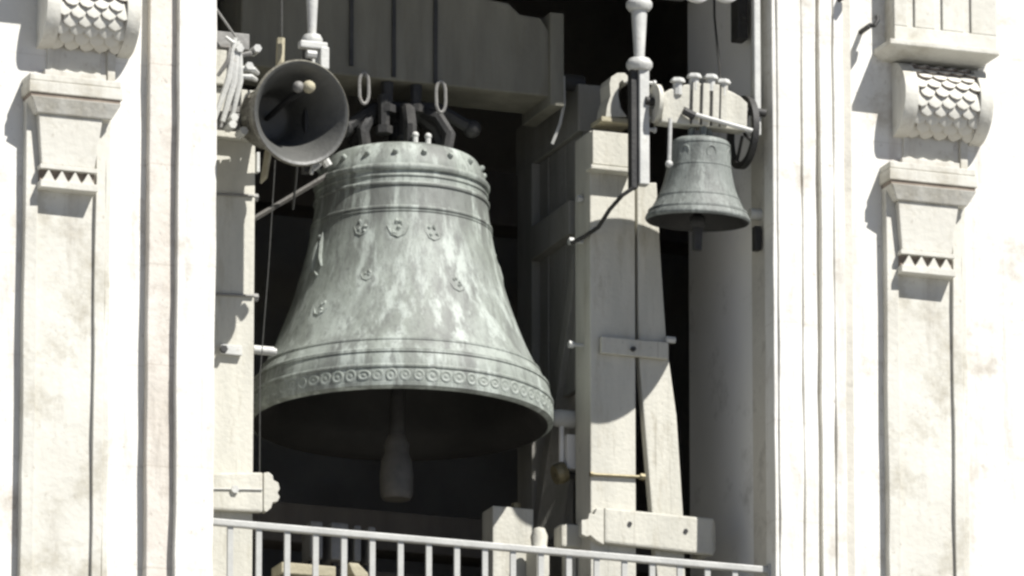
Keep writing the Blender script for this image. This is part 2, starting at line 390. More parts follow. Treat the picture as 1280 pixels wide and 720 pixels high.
    def scale(bm):
        rb = RA_R-.036; ln = .115; hw = sw*.51; n = 14; m_ = 8; top = []
        for i in range(n+1):
            tk = 1-hw*1.0/ln; t = tk*i/5 if i <= 5 else tk+(1-tk)*math.sin(math.pi/2*(i-5)/(n-5)); ww = hw*(1 if t < tk else math.sqrt(max(0, 1-((t-tk)/(1-tk))**2)))
            ph = (t-1)*ln/RA_R; row = []
            for j in range(m_+1):
                s = -1+2*j/m_
                rr = rb+.002+.036*t*(1-.13*s*s)
                row.append(bm.verts.new((s*max(ww, .002), -rr*math.sin(ph), rr*math.cos(ph))))
            top.append(row)
        for a, b in zip(top, top[1:]):
            for j in range(m_): face(bm, [a[j], b[j], b[j+1], a[j+1]])
        edge = [r[0] for r in top]+top[-1][1:-1]+[r[-1] for r in top[::-1]]
        low = []
        for v in edge:
            ph = math.atan2(-v.co.y, v.co.z); low.append(bm.verts.new((v.co.x, -(rb-.006)*math.sin(ph), (rb-.006)*math.cos(ph))))
        for i in range(len(edge)-1):
            f = face(bm, [edge[i], edge[i+1], low[i+1], low[i]])
            if f: f.material_index = 1  # side faces of each scale take the darker colour, outlining it
    row = 0; ph = 22.0
    while ph < 172:
        k = nc if row % 2 == 0 else nc-1
        for i in range(k):
            cx = xs0+sw*(i+(.25 if row % 2 == 0 else .75))
            fs = S('fish_scale', scale, loc=(cx+random.uniform(-.003, .003), RA_Y, RZ), rot=(R(ph+random.uniform(-1.5, 1.5)), R(random.uniform(-1, 1)), 0), smooth=True)
            if len(fs.data.materials) == 1: fs.data.materials.append(MATS['dark_brown_stone'])
        ph += 14.5; row += 1
    zs = RZ+RA_R
    sa, sb = X(1112, -.12, 60), X(1250, -.12, 70)
    S('abacus', lambda bm: (taper(bm, (sa+.05, sb-.05, .0, .16), (sa, sb, -.125, .16), zs-.004, zs+.03), box(bm, sa+.003, sb-.003, -.122, .16, zs+.0305, zs+.058)), bevel=.005)
    ua, ub = X(1118, -.03, 20), X(1246, -.03, 20)
    def upper(bm):
        k = 4; fw = (ub-ua)
        zt = LINTEL+3
        box(bm, ua, ub, -.015, .16, zs+.0585, zt)
        box(bm, ua, ub, -.03, -.0155, zs+.0585, zs+.16)
        for a, b in ((0, .13), (.20, .40), (.47, .68), (.75, 1)):
            box(bm, ua+fw*a, ua+fw*b, -.03, -.0155, zs+.16, zt)
    S('fluted_shaft', upper, bevel=.006)
make_pilaster(0.0); make_pilaster(PD)
# small iron fixings on the facade
for (u, v, ln, lb) in ((1076, 40, 12, 'short dark iron hook in the stone beside the fish scale scroll'), (1043, 4, 9, 'small dark iron pin in the stone moulding above the hook')):
    bm = new(); p = P(u, v, .1); cyl(bm, p+Vector((0, .02, 0)), p+Vector((0, -.13, 0)), .014); tube(bm, [p+Vector((0, -.12, 0)), p+Vector((.02, -.135, .0)), p+Vector((.04, -.13, .03)), p+Vector((.042, -.12, .055))], .012)
    tag(obj('iron_hook', bm, 'dark_iron', smooth=True), lb, 'hook')

# ------------------------------------------------------------------ bell frames (trestles)
FY = .50
def bolt_nut(bm, p, d, r, h):
    tube(bm, [p, Vector(p)+Vector(d).normalized()*h], r, 6)
def leg_post(u0, u1, v0, Y, depth, zb=None):
    bm = new(); vm = 450
    box(bm, X(u0, Y, vm), X(u1, Y, vm), Y, Y+depth, FLOOR if zb is None else zb, Z((u0+u1)/2, v0, Y)); return bm

fr = thing('timber_trestle', 'white painted timber bell frame with splayed brace, right of the great bell', 'trestle', (P(780, 700, FY+.4).x, FY+.4, FLOOR), 'timber bell frames')
obj('post', leg_post(738, 794.5, 166, FY, .22), 'white_timber', fr, bevel=.008)
zf = FLOOR
pb = P(850, 900, FY); 
bm = new()
k = (855-832)/(640-425); vb = 1000
ppoly(bm, [(796.5, 228), (821, 228), (826, 320), (833, 425), (846, 520), (854, 640), (866, vb), (842, vb), (815, 640), (798.5, 440)], FY+.006, .06)
for v in bm.verts:
    if v.co.z < FLOOR: v.co.z = FLOOR
obj('brace', bm, 'white_timber', fr, bevel=.008)
bm = new(); pbox(bm, 752, 836, 424, 445, FY-.035, .03); obj('strap', bm, 'white_timber', fr, bevel=.006)
bm = new()
ppoly(bm, [(756, 634), (893, 648), (893, 694), (756, 678)], FY-.05, .045); obj('transom', bm, 'white_timber', fr, bevel=.012)
bm = new()
ppoly(bm, [(755, 636), (755, 681), (746, 676), (738, 669), (734, 671), (727, 668), (727, 650), (735, 649), (737, 641), (743, 643), (746, 635)], FY-.047, .045); obj('transom_end', bm, 'white_timber', fr, bevel=.004)
bm = new(); ppoly(bm, [(882, 646), (895, 652), (895, 690), (882, 692)], FY-.03, .2); obj('transom_end', bm, 'white_timber', fr, bevel=.01)
# upper blocks: board, cap and the scrolled beam end; beams run back behind them
bm = new(); pbox(bm, 741, 790, 165, 207, FY-.075, .073); pbox(bm, 738, 793, 207.5, 213, FY-.085, .083); obj('cap_block', bm, 'white_timber', fr, bevel=.005)
bm = new()
zt0, zt1 = Z(770, 152, FY), Z(770, 92, FY); xa, xb = X(752, FY, 120), X(792, FY, 120)
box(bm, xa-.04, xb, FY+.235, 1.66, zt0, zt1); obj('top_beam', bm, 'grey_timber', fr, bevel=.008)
bm = new()
sp = [(757, 146), (759, 132), (763, 120), (762, 104), (764, 96), (772, 91), (781, 91), (786, 96), (786, 104), (781, 104), (778, 100), (774, 104), (773, 120), (776, 135), (784, 146)]
ppoly(bm, sp, FY-.06, .14); obj('scroll_end', bm, 'white_timber', fr, bevel=.003)
bm = new(); pbox(bm, 752, 792, 147, 153, FY-.06, .16); obj('scroll_sill', bm, 'raw_wood', fr, bevel=.003)
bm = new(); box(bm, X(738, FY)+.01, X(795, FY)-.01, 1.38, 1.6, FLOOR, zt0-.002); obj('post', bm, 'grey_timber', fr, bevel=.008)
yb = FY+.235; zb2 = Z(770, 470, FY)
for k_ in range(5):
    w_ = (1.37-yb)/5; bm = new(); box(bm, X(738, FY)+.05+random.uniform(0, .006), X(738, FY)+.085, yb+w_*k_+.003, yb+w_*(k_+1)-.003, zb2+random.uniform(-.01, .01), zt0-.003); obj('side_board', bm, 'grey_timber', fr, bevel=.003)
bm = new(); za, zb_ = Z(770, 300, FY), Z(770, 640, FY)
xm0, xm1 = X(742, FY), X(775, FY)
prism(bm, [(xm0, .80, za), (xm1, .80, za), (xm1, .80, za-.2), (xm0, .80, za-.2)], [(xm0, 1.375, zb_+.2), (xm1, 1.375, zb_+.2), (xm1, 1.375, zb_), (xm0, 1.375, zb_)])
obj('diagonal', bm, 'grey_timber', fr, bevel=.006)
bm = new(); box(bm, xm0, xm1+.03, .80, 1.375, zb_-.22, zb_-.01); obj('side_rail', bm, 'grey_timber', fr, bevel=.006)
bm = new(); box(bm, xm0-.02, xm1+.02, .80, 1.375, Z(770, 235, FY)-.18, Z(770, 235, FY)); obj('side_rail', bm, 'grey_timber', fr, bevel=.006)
bm = new(); p, q = P(741, 593, FY-.012), P(800, 596, FY-.012); cyl(bm, p, q, .008); bolt_nut(bm, q, (1, 0, 0), .018, .025); bolt_nut(bm, p, (-1, 0, 0), .014, .015); obj('clamp_rod', bm, 'brass', fr)
for u, v in ((726, 250), (716, 303), (716, 432)):
    bm = new(); p = P(u+12, v, FY+.1); cyl(bm, p+Vector((.05, 0, 0)), p+Vector((-.05, 0, 0)), .010); bolt_nut(bm, p+Vector((-.05, 0, 0)), (-1, 0, 0), .02, .025); obj('bolt', bm, 'painted_iron', fr)
bm = new(); p = P(839, 425, FY-.02); bolt_nut(bm, p+Vector((-.03, 0, 0)), (1, 0, 0), .018, .05); obj('bolt', bm, 'painted_iron', fr)
for u, v in ((792, 436), (787, 655), (857, 664)):
    bm = new(); p = P(u, v, FY-.05); bolt_nut(bm, p+Vector((0, .02, 0)), (0, -1, 0), .013, .026); obj('bolt', bm, 'dark_iron', fr)

fl = thing('timber_trestle', 'white painted timber bell frame half hidden by the stone jamb, left of the great bell', 'trestle', (P(290, 700, FY+.4).x, FY+.4, FLOOR), 'timber bell frames')
obj('post', leg_post(259, 317.5, 166, FY, .22), 'white_timber', fl, bevel=.008)
bm = new(); ppoly(bm, [(205, 591), (329, 590), (329, 640), (205, 634)], FY-.05, .045); obj('transom', bm, 'white_timber', fl, bevel=.012)
bm = new(); ppoly(bm, [(329.6, 591), (336, 590), (341, 594), (342, 600), (348, 603), (350, 611), (347, 616), (350, 621), (347, 627), (341, 628), (339, 635), (333, 640), (329.6, 638)], FY-.047, .045); obj('transom_end', bm, 'white_timber', fl, bevel=.004)
bm = new(); p = P(293, 612, FY-.05); bolt_nut(bm, p+Vector((0, .02, 0)), (0, -1, 0), .022, .035); cyl(bm, P(266, 611, FY-.055), P(328, 612, FY-.055), .004, 6); obj('bolt', bm, 'painted_iron', fl)
bm = new(); zt0, zt1 = Z(290, 152-46, FY), Z(290, 92-46, FY); xa, xb = X(263, FY, 120), X(303, FY, 120)
box(bm, xa-.05, xb-.02, FY-.02, 1.62, zt0-.01, zt1-.02); obj('top_beam', bm, 'white_timber', fl, bevel=.008)
bm = new(); pbox(bm, 256, 322, 156, 172, FY-.06, .058); obj('cap_block', bm, 'white_timber', fl, bevel=.005)
bm = new(); pbox(bm, 258, 318, 110, 155, FY+.01, .15); obj('cap_post', bm, 'white_timber', fl, bevel=.005)
bm = new(); box(bm, X(260, FY)+.01, X(318, FY)-.01, 1.38, 1.6, FLOOR, zt0-.01); obj('post', bm, 'white_timber', fl, bevel=.008)
bm = new(); xl0, xl1 = X(262, FY), X(312, FY); z0 = Z(290, 600, FY); box(bm, xl0, xl1, .80, 1.375, z0-.22, z0-.01); obj('side_rail', bm, 'white_timber', fl, bevel=.006)
for v in (245, 370):
    bm = new(); p, q = P(258, v-3, FY-.010), P(317, v, FY-.010); cyl(bm, p, q, .007); bolt_nut(bm, q+Vector((-.004, .03, 0)), (1, 0, 0), .022, .035); obj('clamp_rod', bm, 'grey_iron', fl)
bm = new(); pbox(bm, 276, 303, 431, 443, FY-.03, .028); obj('plate', bm, 'painted_iron', fl, bevel=.003)
bm = new(); p = P(279, 437, FY-.032); bolt_nut(bm, p, (0, -1, 0), .02, .02); obj('bolt', bm, 'dark_iron', fl)
bm = new(); p = P(316, 437, FY+.08); cyl(bm, p, p+Vector((.11, 0, 0)), .024, 12); cyl(bm, p+Vector((.11, 0, 0)), p+Vector((.125, 0, 0)), .017, 8); obj('bolt', bm, 'painted_iron', fl, smooth=True)
bm = new(); pbox(bm, 321, 325, 190, 215, FY+.05, .04); obj('plate', bm, 'painted_iron', fl, bevel=.003)

# ------------------------------------------------------------------ the great bell
BY = .80
lip = P(500, 532, BY)
SB = SPX*DIST/((lip-CAM).dot(DIR))
TILT = R(.2)
H = 1.41
def bell_profile(pts, th):
    out = smooth_profile(pts, 6)
    inn = [(max(0, r-th(z)), z if i else z) for i, (r, z) in enumerate(out)]
    return out, inn
big = thing('great_bell', 'great weathered green bronze bell hanging in the middle of the belfry opening', 'bell', lip, rot=(0, TILT, 0))
outer = [(.738, 0), (.757, .012), (.762, .06), (.756, .13), (.742, .19), (.712, .25), (.655, .35), (.593, .50), (.531, .68), (.479, .88), (.446, 1.06), (.430, 1.20), (.427, 1.27), (.417, 1.315), (.394, 1.365), (.360, 1.40), (.24, 1.432), (.0, 1.445)]
inner = [(.0, 1.36), (.25, 1.345), (.34, 1.30), (.385, 1.18), (.42, 1.02), (.46, .84), (.51, .64), (.565, .45), (.605, .30), (.622, .20), (.64, .10), (.70, .02)]
outer = [(q[0]*1.025, q[1]) for q in outer]; inner = [(q[0]*1.025, q[1]) for q in inner]
prof = smooth_profile(outer, 5)+smooth_profile(inner, 4)
bm = new(); lathe(bm, prof, 128, closed=False)
# close the lip
bmesh.ops.remove_doubles(bm, verts=bm.verts, dist=1e-6)
be = [e for e in bm.edges if len(e.link_faces) == 1]
bmesh.ops.bridge_loops(bm, edges=be)
zin = {}
for f in bm.faces:
    c = f.calc_center_median(); f.normal_update()
bmesh.ops.recalc_face_normals(bm, faces=bm.faces)
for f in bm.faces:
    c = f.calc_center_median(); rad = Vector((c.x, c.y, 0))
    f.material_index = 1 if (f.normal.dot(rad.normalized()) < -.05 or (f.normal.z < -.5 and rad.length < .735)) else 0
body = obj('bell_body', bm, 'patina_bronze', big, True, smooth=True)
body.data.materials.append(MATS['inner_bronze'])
def rad_at(z):
    o = smooth_profile(outer, 5)
    for (r0, z0), (r1, z1) in zip(o, o[1:]):
        if z0 <= z <= z1 and z1 > z0: return r0+(r1-r0)*(z-z0)/(z1-z0)
    return .4
def hoop(parent, z, h, out, m, name='moulding', seg=128):
    bm = new(); r0, r1, rm = rad_at(z-h/2), rad_at(z+h/2), rad_at(z)
    lathe(bm, [(r0-.004, z-h/2-.002), (r0+out*.7, z-h*.42), (rm+out, z-h*.15), (rm+out, z+h*.15), (r1+out*.7, z+h*.42), (r1-.004, z+h/2+.002)], seg)
    return obj(name, bm, m, parent, True, smooth=True)
for z, h, o in ((1.255, .038, .016), (1.21, .014, .007), (1.165, .022, .010), (1.035, .018, .008), (1.015, .010, .005), (.275, .014, .006), (.205, .022, .009), (.118, .020, .008), (.018, .03, .006)):
    hoop(body, z, h, o, 'patina_bronze')
# ornament ring low on the bell: rosettes alternating with small leaves
def rosette(bm):
    lathe(bm, [(.0, .003), (.008, .002), (.013, -.001), (.019, .0), (.024, .0035), (.029, .0035), (.034, .0), (.035, -.004)], 14)
ros = None
NR = 70
bm = new(); rosette(bm); ros = mesh('rosette', bm, 'patina_bronze', True)
for i in range(NR):
    t = 2*math.pi*i/NR; z = .068; r = rad_at(z)
    slope = math.atan2(rad_at(z+.03)-rad_at(z-.03), .06)
    nrm = Vector((math.cos(t)*math.cos(slope), math.sin(t)*math.cos(slope), -math.sin(slope)))
    ro = link('rosette', ros, body, True, loc=Vector((r*math.cos(t), r*math.sin(t), z)), rot=nrm.to_track_quat('Z', 'Y').to_euler())
    ro.scale = (random.uniform(.8, 1.15), random.uniform(.8, 1.1), random.uniform(.5, 1.1))
# studs round the shoulder
bm = new(); lathe(bm, [(0, .022), (.010, .020), (.015, .010), (.017, -.006)], 10); stud = mesh('stud', bm, 'patina_bronze', True)
for i in range(18):
    t = 2*math.pi*(i+.3)/18; z = 1.335; r = rad_at(z); nrm = Vector((math.cos(t), math.sin(t), .75)).normalized()
    link('stud', stud, body, True, loc=Vector((r*math.cos(t), r*math.sin(t), z)), rot=nrm.to_track_quat('Z', 'Y').to_euler())
# raised reliefs: a small figure and masks with ribbons
def on_bell(t, z, off=0.0): 
    r = rad_at(z)+off; return Vector((r*math.cos(t), r*math.sin(t), z))
view = math.atan2(-math.cos(YAW), -math.sin(YAW))      # azimuth that faces the camera
def relief_figure(t, z):
    bm = new(); k = .006
    tube(bm, [on_bell(t-.03, z-.12, -k), on_bell(t-.02, z-.06, 0), on_bell(t, z, .002), on_bell(t+.005, z+.045, 0)], [.012, .022, .020, .010], 8)
    ball(bm, on_bell(t+.008, z+.065, .002), .016)
    tube(bm, [on_bell(t, z+.03, .004), on_bell(t-.05, z-.01, .004), on_bell(t-.07, z+.04, 0)], [.010, .008, .006], 6)
    tube(bm, [on_bell(t+.05, z+.09, .002), on_bell(t+.065, z+.02, .006), on_bell(t+.10, z-.06, .004), on_bell(t+.15, z-.11, 0)], [.006, .011, .012, .006], 6)
    tube(bm, [on_bell(t-.10, z-.05, 0), on_bell(t-.07, z-.09, .004), on_bell(t-.02, z-.13, .002), on_bell(t+.06, z-.13, .002), on_bell(t+.12, z-.16, 0)], .008, 6)
    obj('relief_figure', bm, 'patina_bronze', body, True, smooth=True)
relief_figure(view-1.02, .86); relief_figure(view+1.75, .86); relief_figure(view+2.5, .86)
def relief_mask(t, z, s=1.0):
    bm = new(); q = lambda a: random.uniform(-a, a)
    for k in range(5):
        a, b = t+q(.05)*s, z+q(.04)*s
        tube(bm, [on_bell(a, b+.022*s, -.008), on_bell(a+q(.01), b, -.003), on_bell(a+q(.02), b-.022*s, -.008)], [.006*s, .013*s, .006*s], 7)
    tube(bm, [on_bell(t-.11*s, z+.01, -.004), on_bell(t-.06*s, z-.035*s, .0), on_bell(t, z-.05*s, .001), on_bell(t+.06*s, z-.035*s, .0), on_bell(t+.11*s, z+.01, -.004)], .006*s, 6)
    obj('relief_mask', bm, 'patina_bronze', body, True, smooth=True)
for dt, z, s in ((-.02, .92, 1.1), (.36, .90, .9), (-.42, .93, .9), (.55, .62, .8), (-.72, .50, .8), (-.30, .66, .7)): relief_mask(view+dt, z, s)
# crown loops and clapper
for i in range(6):
    t = math.pi*2*i/6+.35; bm = new(); d = Vector((math.cos(t), math.sin(t), 0))
    tube(bm, [d*.24+Vector((0, 0, 1.42)), d*.26+Vector((0, 0, 1.52)), d*.20+Vector((0, 0, 1.62)), d*.10+Vector((0, 0, 1.66)), d*.03+Vector((0, 0, 1.60)), d*.03+Vector((0, 0, 1.43))], .034, 8)
    obj('crown_loop', bm, 'dark_iron', big, True, smooth=True)
for dx in (-.035, .035):
    bm = new(); tube(bm, [(dx, -.30, 1.405), (dx, -.30, 1.455)], .015, 8); ball(bm, (dx, -.30, 1.46), .019); obj('bolt', bm, 'painted_iron', big, True, smooth=True)
bm = new()
tube(bm, [(0, 0, 1.38), (0, .01, .9), (-.005, .02, .3), (-.01, .02, -.06)], [.03, .028, .034, .045], 10)
cl = obj('clapper', bm, 'dark_iron', big, True, smooth=True)
bm = new(); lathe(bm, [(0, .02), (.045, .0), (.066, -.05), (.062, -.09), (.078, -.13), (.086, -.20), (.084, -.31), (.072, -.335), (0, -.34)], 20, mtx=Matrix.Translation((-.01, .02, -.05))); obj('clapper_ball', bm, 'mid_iron', cl, True, smooth=True)
# headstock: stepped timber yoke (built level, in place; the bell itself leans)
yf = .62; yd = .36
YZ0 = Z(567, 108, yf); yx0, yx1 = X(300, yf, 60), X(703, yf, 60)
T_ = Matrix.Translation(lip) @ Matrix.Rotation(TILT, 4, 'Y')
W[big] = T_
zc_ = Z(490, -100, yf)
prof_y = [(yx0, YZ0), (yx1, YZ0), (yx1, Z(700, 44, yf)), (X(690, yf), Z(690, 44, yf)), (X(676, yf), Z(676, 22, yf)), (X(650, yf), Z(650, 18, yf)), (X(636, yf), Z(636, 4, yf)), (X(606, yf), Z(606, -2, yf)), (X(590, yf), Z(590, -60, yf)), (X(540, yf), zc_), (X(440, yf), zc_), (X(390, yf), Z(390, -60, yf)), (X(300, yf), Z(300, -20, yf))]
bm = new(); prism(bm, [(x, yf, z) for x, z in prof_y], [(x, yf+yd, z) for x, z in prof_y]); hs = obj('headstock', bm, 'yoke_timber', big, bevel=.01)
W[hs] = Matrix.Identity(4)
bm = new(); pbox(bm, 688, 705, 16, 132, yf-.03, .42); obj('end_plate', bm, 'yoke_timber', hs, bevel=.005)
for u, v1 in ((440, 82), (493, 96), (545, 104)):
    bm = new(); pbox(bm, u-2.2, u+2.2, -90, v1, yf-.014, .012); obj('strap_rod', bm, 'dark_iron', hs)
for u, v in ((455, 110), (551, 121)):
    bm = new(); c = P(u, v, yf-.05); pts = []
    for i in range(16):
        t = 2*math.pi*i/16; pts.append(c+Vector((.026*math.cos(t), 0, .062*math.sin(t)+(.022 if math.sin(t) > 0 else -.022))))
    tube(bm, pts, .009, 6, closed=True); obj('shackle', bm, 'grey_iron', hs, smooth=True)
for u, v in ((484, 112), (520, 112), (480, 138), (507, 150)):
    bm = new(); p = P(u, v, yf+.05); tube(bm, [p+Vector((0, 0, .08)), p+Vector((0, 0, -.09))], [.035, .03], 8); bolt_nut(bm, p+Vector((0, 0, -.085)), (0, 0, -1), .045, .04); obj('hanger_bolt', bm, 'dark_iron', hs)
for u0, u1, v in ((430, 590, 165),):
    for uu in (u0, u1):
        bm = new(); p = P(uu, v-4, yf+.12); q = P(505, v-30, yf+.12); tube(bm, [p, (p+q)/2+Vector((0, 0, .05)), q], .035, 8); ball(bm, p, .05); obj('crown_arm', bm, 'dark_iron', hs, smooth=True)
# axle and ringing wheel at the right end
ax = Vector((yx1, yf+.18, YZ0+.14))
bm = new(); cyl(bm, ax+Vector((-.1, 0, 0)), ax+Vector((.18, 0, 0)), .045, 16); obj('axle', bm, 'dark_iron', big, smooth=True)
bm = new(); cyl(bm, Vector((yx0+.1, ax.y, ax.z)), Vector((yx0-.10, ax.y, ax.z)), .045, 16); obj('axle', bm, 'dark_iron', big, smooth=True)
# ------------------------------------------------------------------ small bells on the jambs
SY = .025
def small_bell(root, bronze, inside, slim=False):
    """pivot at the axle; bell hangs along -Z; local axes as the facade's"""
    top = -.085 if slim else -.185
    o = [(.262, -.42), (.270, -.405), (.258, -.38), (.234, -.345), (.206, -.29), (.182, -.22), (.166, -.14), (.158, -.07), (.156, -.025), (.145, .0), (.10, .014), (0, .02)]
    i = [(0, -.01), (.10, -.018), (.126, -.06), (.134, -.13), (.148, -.20), (.172, -.27), (.200, -.335), (.224, -.38), (.248, -.415)]
    pr = [(r, z+top) for r, z in smooth_profile(o, 4)+smooth_profile(i, 4)]
    bm = new(); lathe(bm, pr, 72); be = [e for e in bm.edges if len(e.link_faces) == 1]; bmesh.ops.bridge_loops(bm, edges=be)
    bmesh.ops.recalc_face_normals(bm, faces=bm.faces)
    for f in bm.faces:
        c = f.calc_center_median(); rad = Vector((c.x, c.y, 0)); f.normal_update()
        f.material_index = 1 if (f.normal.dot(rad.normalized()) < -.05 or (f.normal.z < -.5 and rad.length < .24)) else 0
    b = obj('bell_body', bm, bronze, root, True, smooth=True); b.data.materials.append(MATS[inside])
    for z, r, h, oo in ((-.37, .253, .016, .004), (-.30, .211, .010, .003), (-.135, .165, .010, .003), (-.02, .156, .012, .003)):
        bm = new(); lathe(bm, [(r-.006, z+top-h/2), (r+oo, z+top-h*.3), (r+oo*.6, z+top+h*.3), (r-.010, z+top+h/2)], 72); obj('moulding', bm, bronze, b, True, smooth=True)
    for k in range(7):
        t = 2*math.pi*k/7+.25; bm = new(); rr = .155
        pts = [Vector(((rr+.002)*math.cos(t+.16*math.cos(a)), (rr+.002)*math.sin(t+.16*math.cos(a)), top-.08+.035*math.sin(a))) for a in [2*math.pi*q/14 for q in range(14)]]
        tube(bm, pts, .005, 6, closed=True); obj('relief_wreath', bm, bronze, b, True, smooth=True)
    bm = new()
    for dx in (-.05, .05): tube(bm, [(dx, 0, top), (dx, 0, top+.05), (dx*.6, 0, top+.09)], .018, 8)
    tube(bm, [(0, -.04, top), (0, -.04, top+.08)], .02, 8)
    obj('crown_loop', bm, 'grey_bronze', root, True, smooth=True)
    # timber headstock with arched top
    hw, yd_ = (.10, .06) if slim else (.235, .06); n = 12
    h0, h1, h2 = (-.05, .01, .03) if slim else (-.115, .03, .078)
    pts = [(-hw, h0), (-hw, h1)]+[(-hw+2*hw*j/n, h1+h2*math.sin(math.pi*(j/n))**.7) for j in range(1, n)]+[(hw, h1), (hw, h0)]
    bm = new(); prism(bm, [(x, -yd_, z) for x, z in pts], [(x, yd_, z) for x, z in pts]); h = obj('headstock', bm, 'white_timber', root, True, bevel=.008)
    for dx in ((-.05, .0, .05) if slim else (-.055, .0, .055, .10)):
        bm = new(); box(bm, dx-.018, dx+.018, -yd_-.014, -yd_-.001, h0+.005, h1+h2); obj('strap', bm, 'white_timber', h, True, bevel=.003)
        bm = new(); box(bm, dx-.0245, dx-.0195, -yd_-.010, -yd_-.001, h0+.005, h1+h2); obj('strap_edge', bm, 'dark_iron', h, True)
    for dx, dz in (() if slim else ((-.06, .128), (.03, .132), (.10, .114), (-.15, .096))):
        bm = new(); tube(bm, [(dx, -.05, dz-.06), (dx, -.05, dz+.005)], .026, 8); tube(bm, [(dx, -.05, dz+.005), (dx, -.05, dz+.012), (dx, -.05, dz+.028)], [.04, .04, .03], 6); obj('cap_nut', bm, 'painted_iron', h, True)
    if slim:
        bm = new(); cyl(bm, (-.34, 0, 0), (.22, 0, 0), .02, 12); obj('axle', bm, 'dark_iron', root, True, smooth=True)
        return
    bm = new(); tube(bm, [(-.12, -yd_-.03, -.055), (.25, -yd_-.03, -.118)], .012, 8); obj('tie_bar', bm, 'painted_iron', h, True)
    bm = new(); tube(bm, [(-.13, -yd_-.03, -.05), (-.07, -yd_-.035, -.075)], .022, 8); obj('tie_joint', bm, 'dark_iron', h, True)
    bm = new(); cyl(bm, (-hw-.07, 0, 0), (hw+.12, 0, 0), .022, 12); obj('axle', bm, 'dark_iron', root, True, smooth=True)
    for sx in (-1,):
        bm = new(); lathe(bm, [(.03, -.012), (.10, -.012), (.10, .012), (.03, .012)], 28, True, Matrix.Translation((-hw-.016, 0, -.01)) @ Matrix.Rotation(math.pi/2, 4, 'Y')); obj('end_disc', bm, 'white_timber', root, True, smooth=True)
    bm = new(); lathe(bm, [(.155, -.014), (.19, -.016), (.19, .016), (.155, .014)], 40, True, Matrix.Translation((hw+.045, .11, -.09)) @ Matrix.Rotation(math.pi/2, 4, 'Y')); whl = obj('wheel', bm, 'dark_iron', root, True, smooth=True)
    for k in range(4):
        t = math.pi/2*k+.5; bm = new(); tube(bm, [(hw+.045, .11+.02*math.cos(t), -.09+.02*math.sin(t)), (hw+.045, .11+.16*math.cos(t), -.09+.16*math.sin(t))], .009, 6); obj('spoke', bm, 'dark_iron', whl, True)
    bm = new(); cyl(bm, (-.20, -.09, -.10), (-.20, -.09, -.33), .011, 8); ball(bm, (-.20, -.09, -.335), .02); obj('lever', bm, 'painted_iron', root, True, smooth=True)

pr_ = P(876, 133, SY)
rb = thing('small_bell', 'small grey green bell hanging mouth down beside the right stone jamb', 'bell', pr_, rot=(R(5), 0, R(0)))
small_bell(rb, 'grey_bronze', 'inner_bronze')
bm = new(); tube(bm, [(0, 0, -.22), (0, .0, -.5), (0, 0, -.64), (0, 0, -.75)], [.012, .014, .03, .026], 8); c = obj('clapper', bm, 'dark_iron', rb, True, smooth=True)
bm = new(); ball(bm, (0, 0, -.60), .045); obj('clapper_ball', bm, 'dark_iron', c, True, smooth=True)
# left small bell, swung up so that its mouth faces outwards
SW = R(80)
mouth = P(377, 141, -.19)
ld = Euler((-SW, 0, R(7))).to_matrix() @ Vector((0, 0, -1))
lpiv = mouth - ld*.505
lb = thing('small_bell', 'small bronze bell swung up so its dark open mouth faces outwards', 'bell', lpiv, rot=(-SW, 0, R(7)))
small_bell(lb, 'brown_bronze', 'worn_bronze', True)
bm = new(); tube(bm, [(0, 0, -.10), (.0, -.07, -.30), (.03, -.13, -.46)], [.014, .016, .02], 8); c = obj('clapper', bm, 'dark_iron', lb, True, smooth=True)
bm = new(); ball(bm, (.045, -.14, -.47), .034); obj('clapper_ball', bm, 'raw_wood', c, True, smooth=True)
bm = new(); ball(bm, (-.005, -.135, -.45), .032); obj('clapper_ball', bm, 'grey_iron', c, True, smooth=True)
# fan of straps and gear beside its headstock, fixed to the jamb
gs = thing('strap_gear', 'fan of slender iron straps and bolts between the left jamb and the swung small bell', 'bell gear', P(285, 150, .10))
for i, (u0, v0, u1, v1, r, m) in enumerate(((294, 48, 268, 150, .012, 'painted_iron'), (297, 52, 278, 152, .014, 'painted_iron'), (300, 55, 290, 148, .012, 'painted_iron'), (288, 60, 272, 95, .009, 'grey_iron'), (282, 46, 290, 62, .008, 'painted_iron'), (296, 70, 318, 66, .010, 'grey_iron'), (302, 85, 322, 92, .012, 'painted_iron'), (298, 95, 320, 100, .012, 'painted_iron'))):
    bm = new(); a, b = P(u0, v0, .10), P(u1, v1, .12); mid = (a+b)/2+Vector((.015, -.02, 0)); tube(bm, [a, mid, b], [r, r*1.5, r], 8); obj('strap', bm, m, gs, smooth=True)
for u, v in ((320, 62), (291, 148), (289, 157), (303, 165), (298, 62), (310, 84)):
    bm = new(); p = P(u, v, .10); tube(bm, [p+Vector((0, .06, 0)), p+Vector((0, -.03, 0))], .022, 6); obj('bolt', bm, 'painted_iron', gs)
bm = new(); pbox(bm, 262, 312, 40, 60, .16, .05); pbox(bm, 262, 300, 140, 160, .16, .05); pbox(bm, 286, 300, 60, 140, .17, .04); obj('bracket', bm, 'grey_iron', gs, bevel=.004)
bm = new(); cyl(bm, P(268, 8, .1), P(300, 54, .1), .006, 6); obj('stay_wire', bm, 'grey_iron', gs)
# wooden lever passing behind the left small bell
bm = new(); a, b, c_ = P(351, 48, .32), P(349, 110, .32), P(330, 222, .32)
tube(bm, [P(352, -104, .32), P(352, 46, .32)], .006, 6)
tag(obj('rope', bm, 'rope_fibre'), 'thin dark rope hanging down above the swung small bell', 'rope')
bm = new(); tube(bm, [a, b, c_, P(326, 229, .32)], [.022, .022, .018, .006], 6); tag(obj('wooden_lever', bm, 'raw_wood'), 'pale wooden stick behind the swung small bell hanging on a rope', 'lever')

